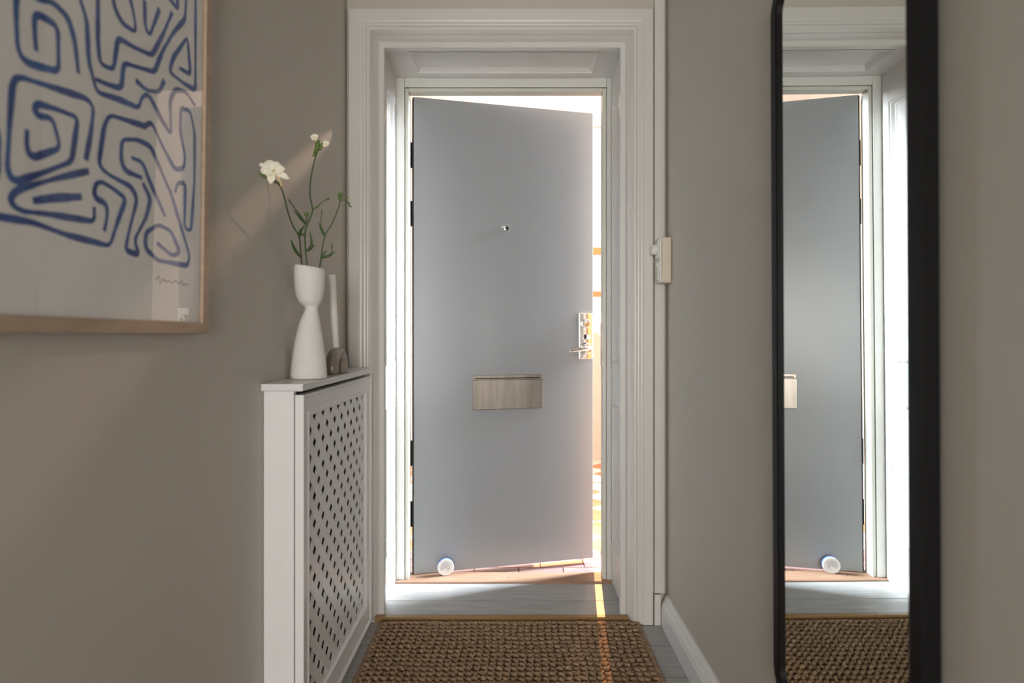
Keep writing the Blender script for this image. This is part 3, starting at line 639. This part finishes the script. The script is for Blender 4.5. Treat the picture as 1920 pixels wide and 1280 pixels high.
# right stem
f3 = empty('freesia_stem', P2(375, 715)); tag(f3, 'right flower stem in the vase with closed green buds', 'flower')
stem_part(f3, [P2(350, 800, 0.0), P2(376, 718, -0.006), P2(388, 640), P2(401, 575), P2(432, 520), P2(456, 465), P2(468, 424)], 0.0022, 0.0016)
stem_part(f3, [P2(468, 424), P2(486, 412), P2(497, 407)], 0.001, 0.0008, 'branch'); stem_part(f3, [P2(486, 412), P2(500, 425), P2(512, 440)], 0.0008, 0.0007, 'branch')
for a, b, r in (((467, 422), (463, 380), 0.0034), ((470, 422), (478, 380), 0.0034), ((488, 412), (506, 402), 0.0022), ((496, 420), (514, 432), 0.0023), ((505, 436), (520, 447), 0.0023), ((387, 482), (387, 456), 0.0018), ((431, 640), (433, 606), 0.0019)):
    bud_part(f3, P2(*a), P2(*b), r)
stem_part(f3, [P2(400, 575), P2(386, 548), P2(383, 510), P2(387, 470)], 0.0013, 0.001, 'branch')
leaf_part(f3, [P2(400, 574), P2(388, 550), P2(376, 515)], 0.0036); leaf_part(f3, [P2(386, 672), P2(418, 662), P2(446, 641)], 0.0036); leaf_part(f3, [P2(387, 670), P2(396, 655), P2(410, 635)], 0.0026)
stem_part(f3, [P2(425, 655), P2(431, 645), P2(432, 625)], 0.001, 0.001, 'branch')

# ------------------------------------------------------------------ candle holder and candle
ch_c = Vector((-0.5375, 1.822, SZ))
bm = bmesh.new(); 
legs = [(-0.0440, 0.0005), (-0.0440, 0.010), (-0.0430, 0.025), (-0.040, 0.040), (-0.032, 0.055), (-0.019, 0.0655), (0, 0.069), (0.019, 0.0655), (0.032, 0.055), (0.040, 0.040), (0.0430, 0.025), (0.0440, 0.010), (0.0440, 0.0005)]
rr = [0.0165, 0.0175, 0.0178, 0.0178, 0.0176, 0.0172, 0.0170, 0.0172, 0.0176, 0.0178, 0.0178, 0.0175, 0.0165]
legs = [(a*0.87, z*0.955) for a, z in legs]; rr = [x*1.10 for x in rr]
rings = []
for i, (a, z) in enumerate(legs):
    pa, pb = legs[max(i-1, 0)], legs[min(i+1, len(legs)-1)]; t = Vector((0, pb[0]-pa[0], pb[1]-pa[1])).normalized()
    n1 = Vector((1, 0, 0)); n2 = t.cross(n1)
    c = ch_c + Vector((0.004*(a/0.044), a, z))
    rings.append([bm.verts.new(c + (n1*math.cos(2*math.pi*k/20)*1.02 + n2*math.sin(2*math.pi*k/20))*rr[i]) for k in range(20)])
for a, b in zip(rings, rings[1:]):
    for k in range(20): bm.faces.new((a[k], a[(k+1) % 20], b[(k+1) % 20], b[k]))
bm.faces.new(rings[0][::-1]); bm.faces.new(rings[-1])
hold = link('candle_holder', bm, 'holder', smooth=True, sub=1); tag(hold, 'glossy taupe arch shaped candle holder beside the vase', 'candle holder')
cd = empty('candle', ch_c+Vector((0, 0, 0.0845))); tag(cd, 'white taper candle leaning in the arch shaped holder', 'candle')
def cpt(px_, py_, Y): return Vector(((px_-CX)*Y/F, Y, E+(CY-py_)*Y/F))
b0, b1 = cpt(629.3, 652, 1.820), cpt(621.8, 515, 1.812)
bm = bmesh.new(); tube(bm, [b0, b0+(b1-b0)*0.02, b0+(b1-b0)*0.5, b0+(b1-b0)*0.99, b1], [0.0098, 0.0102, 0.0108, 0.0116, 0.0106], 24); link('wax', bm, 'wax', cd)
bm = bmesh.new(); tube(bm, [b1, b1+Vector((0.0005, 0, 0.002)), b1+Vector((0.002, 0, 0.004))], 0.0009, 6); link('wick', bm, 'wick', cd)

# ------------------------------------------------------------------ switch and socket box
sb = empty('switch_socket_box', (XR, 2.15, E+0.186)); tag(sb, 'cream surface mounted dimmer and socket box beside the door casing', 'switch')
yb0, yb1 = 2.118, 2.184; zb0, zb1 = E+0.186, E+0.348
link('housing', boxes((0.529, XR-0.0005, yb0, yb1, zb0, zb1)), 'plastic', sb, bevel=0.004, seg=3)
link('cover_frame', boxes((0.5205, 0.5285, yb0+0.001, yb1, zb0+0.001, zb1-0.001)), 'plastic2', sb, bevel=0.003, seg=3)
for nm, z0, z1 in (('dimmer_plate', zb0+0.088, zb1-0.010), ('socket_plate', zb0+0.010, zb0+0.076)):
    link(nm, boxes((0.5165, 0.5205, yb0+0.010, yb1-0.004, z0, z1)), 'plastic2', sb, bevel=0.0018)
bm = bmesh.new(); lathe(bm, [(0.0195, 0.0), (0.0195, 0.004), (0.0185, 0.016), (0.0165, 0.0185)], 32, lambda a, b, c: (0.5165-c, 2.154+a, E+0.307+b)); link('dimmer_knob', bm, 'plastic2', sb)
bm = bmesh.new(); lathe(bm, [(0.0205, 0.0), (0.0205, 0.0012), (0.0185, 0.0014), (0.018, 0.0002)], 32, lambda a, b, c: (0.5165-c, 2.154+a, E+0.229+b)); so = link('socket', bm, 'plastic', sb)
for dz in (-0.0095, 0.0095):
    bm = bmesh.new(); lathe(bm, [(0.0024, 0.0003), (0.0024, 0.0017)], 12, lambda a, b, c: (0.5165-c, 2.154+a, E+0.229+dz+b)); link('socket_hole', bm, 'gap', so)

# ------------------------------------------------------------------ wall mirror
mr = empty('wall_mirror', (0.5565, 1.0, E)); tag(mr, 'tall black framed mirror with rounded corners on the right wall', 'mirror')
mir_rot = Matrix.Translation((0.556, 1.0, E)) @ Matrix.Rotation(-0.0048, 4, 'Y') @ Matrix.Translation((-0.556, -1.0, -E))
my0, my1, mz0, mz1, mR = 0.776, 1.224, E-0.735, E+0.710, 0.072
def rr_loop(bm, inset, x, n=12):
    out = []; r = max(0.004, mR-inset)
    for cy_, cz_, a0 in ((my1-mR, mz1-mR, 0), (my0+mR, mz1-mR, 90), (my0+mR, mz0+mR, 180), (my1-mR, mz0+mR, 270)):
        for k in range(n+1):
            a = math.radians(a0+90*k/n); out.append(bm.verts.new((x, cy_+r*math.cos(a), cz_+r*math.sin(a))))
    return out
bm = bmesh.new(); L = [rr_loop(bm, i, x) for i, x in ((0.002, 0.556), (0.0, 0.553), (0.0, 0.5325), (0.003, 0.529), (0.0245, 0.529), (0.028, 0.5305), (0.028, 0.538), (0.028, 0.556))]
N = len(L[0])
for a, b in zip(L, L[1:]+L[:1]):
    for k in range(N): bm.faces.new((a[k], a[(k+1) % N], b[(k+1) % N], b[k]))
bm.transform(mir_rot); link('frame', bm, 'black', mr)
bm = bmesh.new(); a = rr_loop(bm, 0.0285, 0.5365); b = rr_loop(bm, 0.0285, 0.540)
bm.faces.new(a); bm.faces.new(b[::-1])
for k in range(N): bm.faces.new((a[k], b[k], b[(k+1) % N], a[(k+1) % N]))
bm.transform(mir_rot); link('mirror_glass', bm, 'mirror', mr)
bm = bmesh.new(); a = rr_loop(bm, 0.029, 0.541); b = rr_loop(bm, 0.029, 0.5555)
bm.faces.new(a); bm.faces.new(b[::-1])
for k in range(N): bm.faces.new((a[k], b[k], b[(k+1) % N], a[(k+1) % N]))
bm.transform(mir_rot); link('backing', bm, 'black', mr)

# ------------------------------------------------------------------ framed print on the left wall
pf = empty('framed_print', (XL, 0.8, E+0.003)); tag(pf, 'large framed print of blue maze-like brush strokes on the left wall', 'picture')
ay0, ay1, az0, az1 = 0.455, 1.158, E+0.0035, E+1.0035; fw = 0.0205
lean = Matrix.Translation((XL, 0, az0)) @ Matrix.Rotation(0.013, 4, 'Y') @ Matrix.Translation((-XL, 0, -az0))
XF = -0.591                     # front of the wood
def PL(name, bm, m, parent=None, **k): bm.transform(lean); return link(name, bm, m, parent or pf, **k)
X0 = XL+0.0015
for k, nm in enumerate(('frame_rail', 'frame_stile', 'frame_rail', 'frame_stile')):
    O = [(ay0, az0), (ay1, az0), (ay1, az1), (ay0, az1)]; I = [(ay0+fw, az0+fw), (ay1-fw, az0+fw), (ay1-fw, az1-fw), (ay0+fw, az1-fw)]
    bm = bmesh.new(); o0, o1, i0, i1 = O[k], O[(k+1) % 4], I[k], I[(k+1) % 4]
    A = [bm.verts.new((X0, *p)) for p in (o0, o1, i1, i0)]; C = [bm.verts.new((XF, *p)) for p in (o0, o1, i1, i0)]
    bm.faces.new(A); bm.faces.new(C[::-1])
    for j in range(4): bm.faces.new((A[j], C[j], C[(j+1) % 4], A[(j+1) % 4]))
    PL(nm, bm, 'oak', bevel=0.0008)
XP = -0.5985
iy0, iy1, iz0, iz1 = ay0+fw+0.0004, ay1-fw-0.0004, az0+fw+0.0004, az1-fw-0.0004
sheet = PL('paper', boxes((X0, XP, iy0, iy1, iz0, iz1)), 'paper')
PL('glass', boxes((XP+0.0022, XP+0.0042, iy0, iy1, iz0, iz1)), 'glass')
strokes = [
 [(50, -60), (50, 60), (58, 185), (82, 228), (125, 245), (212, 268), (207, 100), (165, 70), (118, 48), (120, 120), (127, 190)],
 [(90, -40), (130, 0), (185, 5), (245, 65), (270, 150), (286, 275)],
 [(270, -60), (290, 0), (315, 75), (324, 230), (355, 345), (440, 372), (515, 405), (522, 365), (547, 350), (575, 400), (600, 450), (636, 505), (630, 375), (650, 333), (690, 345), (725, 397)],
 [(355, -60), (357, 150), (366, 238), (417, 262), (432, 140), (495, 178), (560, 207), (600, 130), (634, 45)],
 [(405, -40), (420, 35), (450, 90), (500, 122), (492, 60), (470, -30)],
 [(530, 0), (533, 100), (550, 135), (586, 32)],
 [(350, 296), (400, 318), (447, 331), (455, 235), (570, 270), (600, 190), (640, 120), (682, 72), (687, -40)],
 [(720, -60), (724, 338), (680, 312), (625, 268), (640, 215), (692, 138), (705, 280), (663, 254)],
 [(318, 600), (335, 500), (345, 400), (318, 368), (200, 330), (60, 285), (40, 310), (30, 480), (24, 640), (50, 682), (150, 650), (265, 605), (286, 440), (205, 408), (125, 385), (127, 432), (192, 442), (222, 555), (117, 592), (95, 555), (97, 485)],
 [(500, 300), (542, 338), (588, 346), (608, 300)],
 [(530, 470), (405, 430), (385, 470), (366, 618), (400, 652), (490, 700), (512, 745), (482, 870), (470, 938), (522, 956), (503, 900), (547, 812), (562, 745), (532, 685)],
 [(488, 590), (530, 607), (562, 690), (618, 812)],
 [(530, 667), (465, 640), (449, 600), (452, 522), (510, 523), (560, 548), (640, 730), (711, 960), (704, 996), (590, 975), (545, 930), (545, 872), (592, 841), (640, 866), (674, 945), (648, 960), (588, 910)],
 [(530, 476), (562, 456), (600, 540), (652, 636), (685, 630), (690, 590), (671, 500), (670, 404), (706, 415), (724, 500), (725, 680), (715, 866), (690, 855), (691, 686), (661, 684), (654, 722)],
 [(330, 640), (200, 670), (62, 710), (30, 750), (72, 790), (180, 802), (354, 830), (351, 775)],
 [(122, 752), (205, 741), (305, 737)],
 [(-60, 800), (0, 812), (120, 832), (250, 880), (412, 922), (440, 830), (470, 745), (420, 705), (370, 676), (350, 702), (353, 742), (397, 762), (402, 805), (390, 866)],
 [(605, -30), (655, 36), (650, -30)],
 [(-40, 430), (-8, 500), (-10, 640), (-30, 700)],
]
def art(zx, zy):                # measured on the print -> (y, z) on the sheet
    px_, py_ = zx/2, zy/2; Y = 0.5965*F/(CX-px_); z = E+(CY-py_)*Y/F
    return (Y, z)
XI = XP + 0.0004
bm = bmesh.new(); rnd = random.Random(3)
def soft(P):                    # brush line with slightly rounded corners
    for it in range(2):
        Q = [P[0]]
        for i in range(1, len(P)-1):
            a, b = P[i-1]-P[i], P[i+1]-P[i]; c = min(0.30, (0.0055 if it == 0 else 0.0022)/max(a.length, 1e-6)); d = min(0.30, (0.0055 if it == 0 else 0.0022)/max(b.length, 1e-6))
            Q += [P[i]+a*c, P[i]+b*d]
        P = Q + [P[-1]]
    out = []
    for a, b in zip(P, P[1:]):
        n = max(1, int((b-a).length/0.006)); out += [a+(b-a)*(k/n) for k in range(n)]
    return out + [P[-1]]
def ribbon(pts, w, curve=soft):
    P = curve([Vector((a, b, 0)) for a, b in pts]); L = []; ph_ = rnd.uniform(0, 6); prev = None
    for i, p in enumerate(P):
        t = (P[min(i+1, len(P)-1)]-P[max(i-1, 0)]); t = t.normalized() if t.length > 1e-7 else Vector((1, 0, 0)); nv = Vector((-t.y, t.x, 0))
        ww = w*(0.95+0.22*math.sin(i*0.31+ph_)+rnd.uniform(-0.07, 0.07)); a, b = p+nv*ww, p-nv*ww
        cl = lambda v: (XI, min(max(v.x, iy0+0.002), iy1-0.002), min(max(v.y, iz0+0.002), iz1-0.002))
        L.append((bm.verts.new(cl(a)), bm.verts.new(cl(b))))
    for a, b in zip(L, L[1:]): bm.faces.new((a[0], b[0], b[1], a[1]))
for k, stx in enumerate(strokes): ribbon([art(*p) for p in stx], 0.0052 if k == 15 else 0.0044)
# the design goes on above and to the left of what the photograph shows
for stx in strokes:
    q_ = [art(*p) for p in stx]
    if all(b < 0.99 + E for a, b in q_):
        up_ = [(a, 2*(E+0.53) - b) for a, b in q_ if b < E+0.50]
        up_ = [p for p in up_ if p[1] < az1-0.07 and p[1] > E+0.035+CY*p[0]/F]
        if len(up_) > 3: ribbon(up_, 0.0044)
    lf = [(2*0.672-a, b) for a, b in q_]; lf = [p for p in lf if p[0] > ay0+0.07 and p[0] < 0.655]
    if len(lf) > 2: ribbon(lf, 0.0044)
PL('brush_strokes', bm, 'ink', sheet)
bm = bmesh.new(); XI = XP+0.0005
sig = [(585, 1050), (598, 1035), (600, 1062), (612, 1046), (622, 1056), (635, 1052), (648, 1060), (660, 1052), (672, 1064), (682, 1054), (690, 1070), (700, 1062), (710, 1068)]
ribbon([art(*p) for p in sig], 0.0008, spline); PL('signature', bm, 'pencil', sheet)
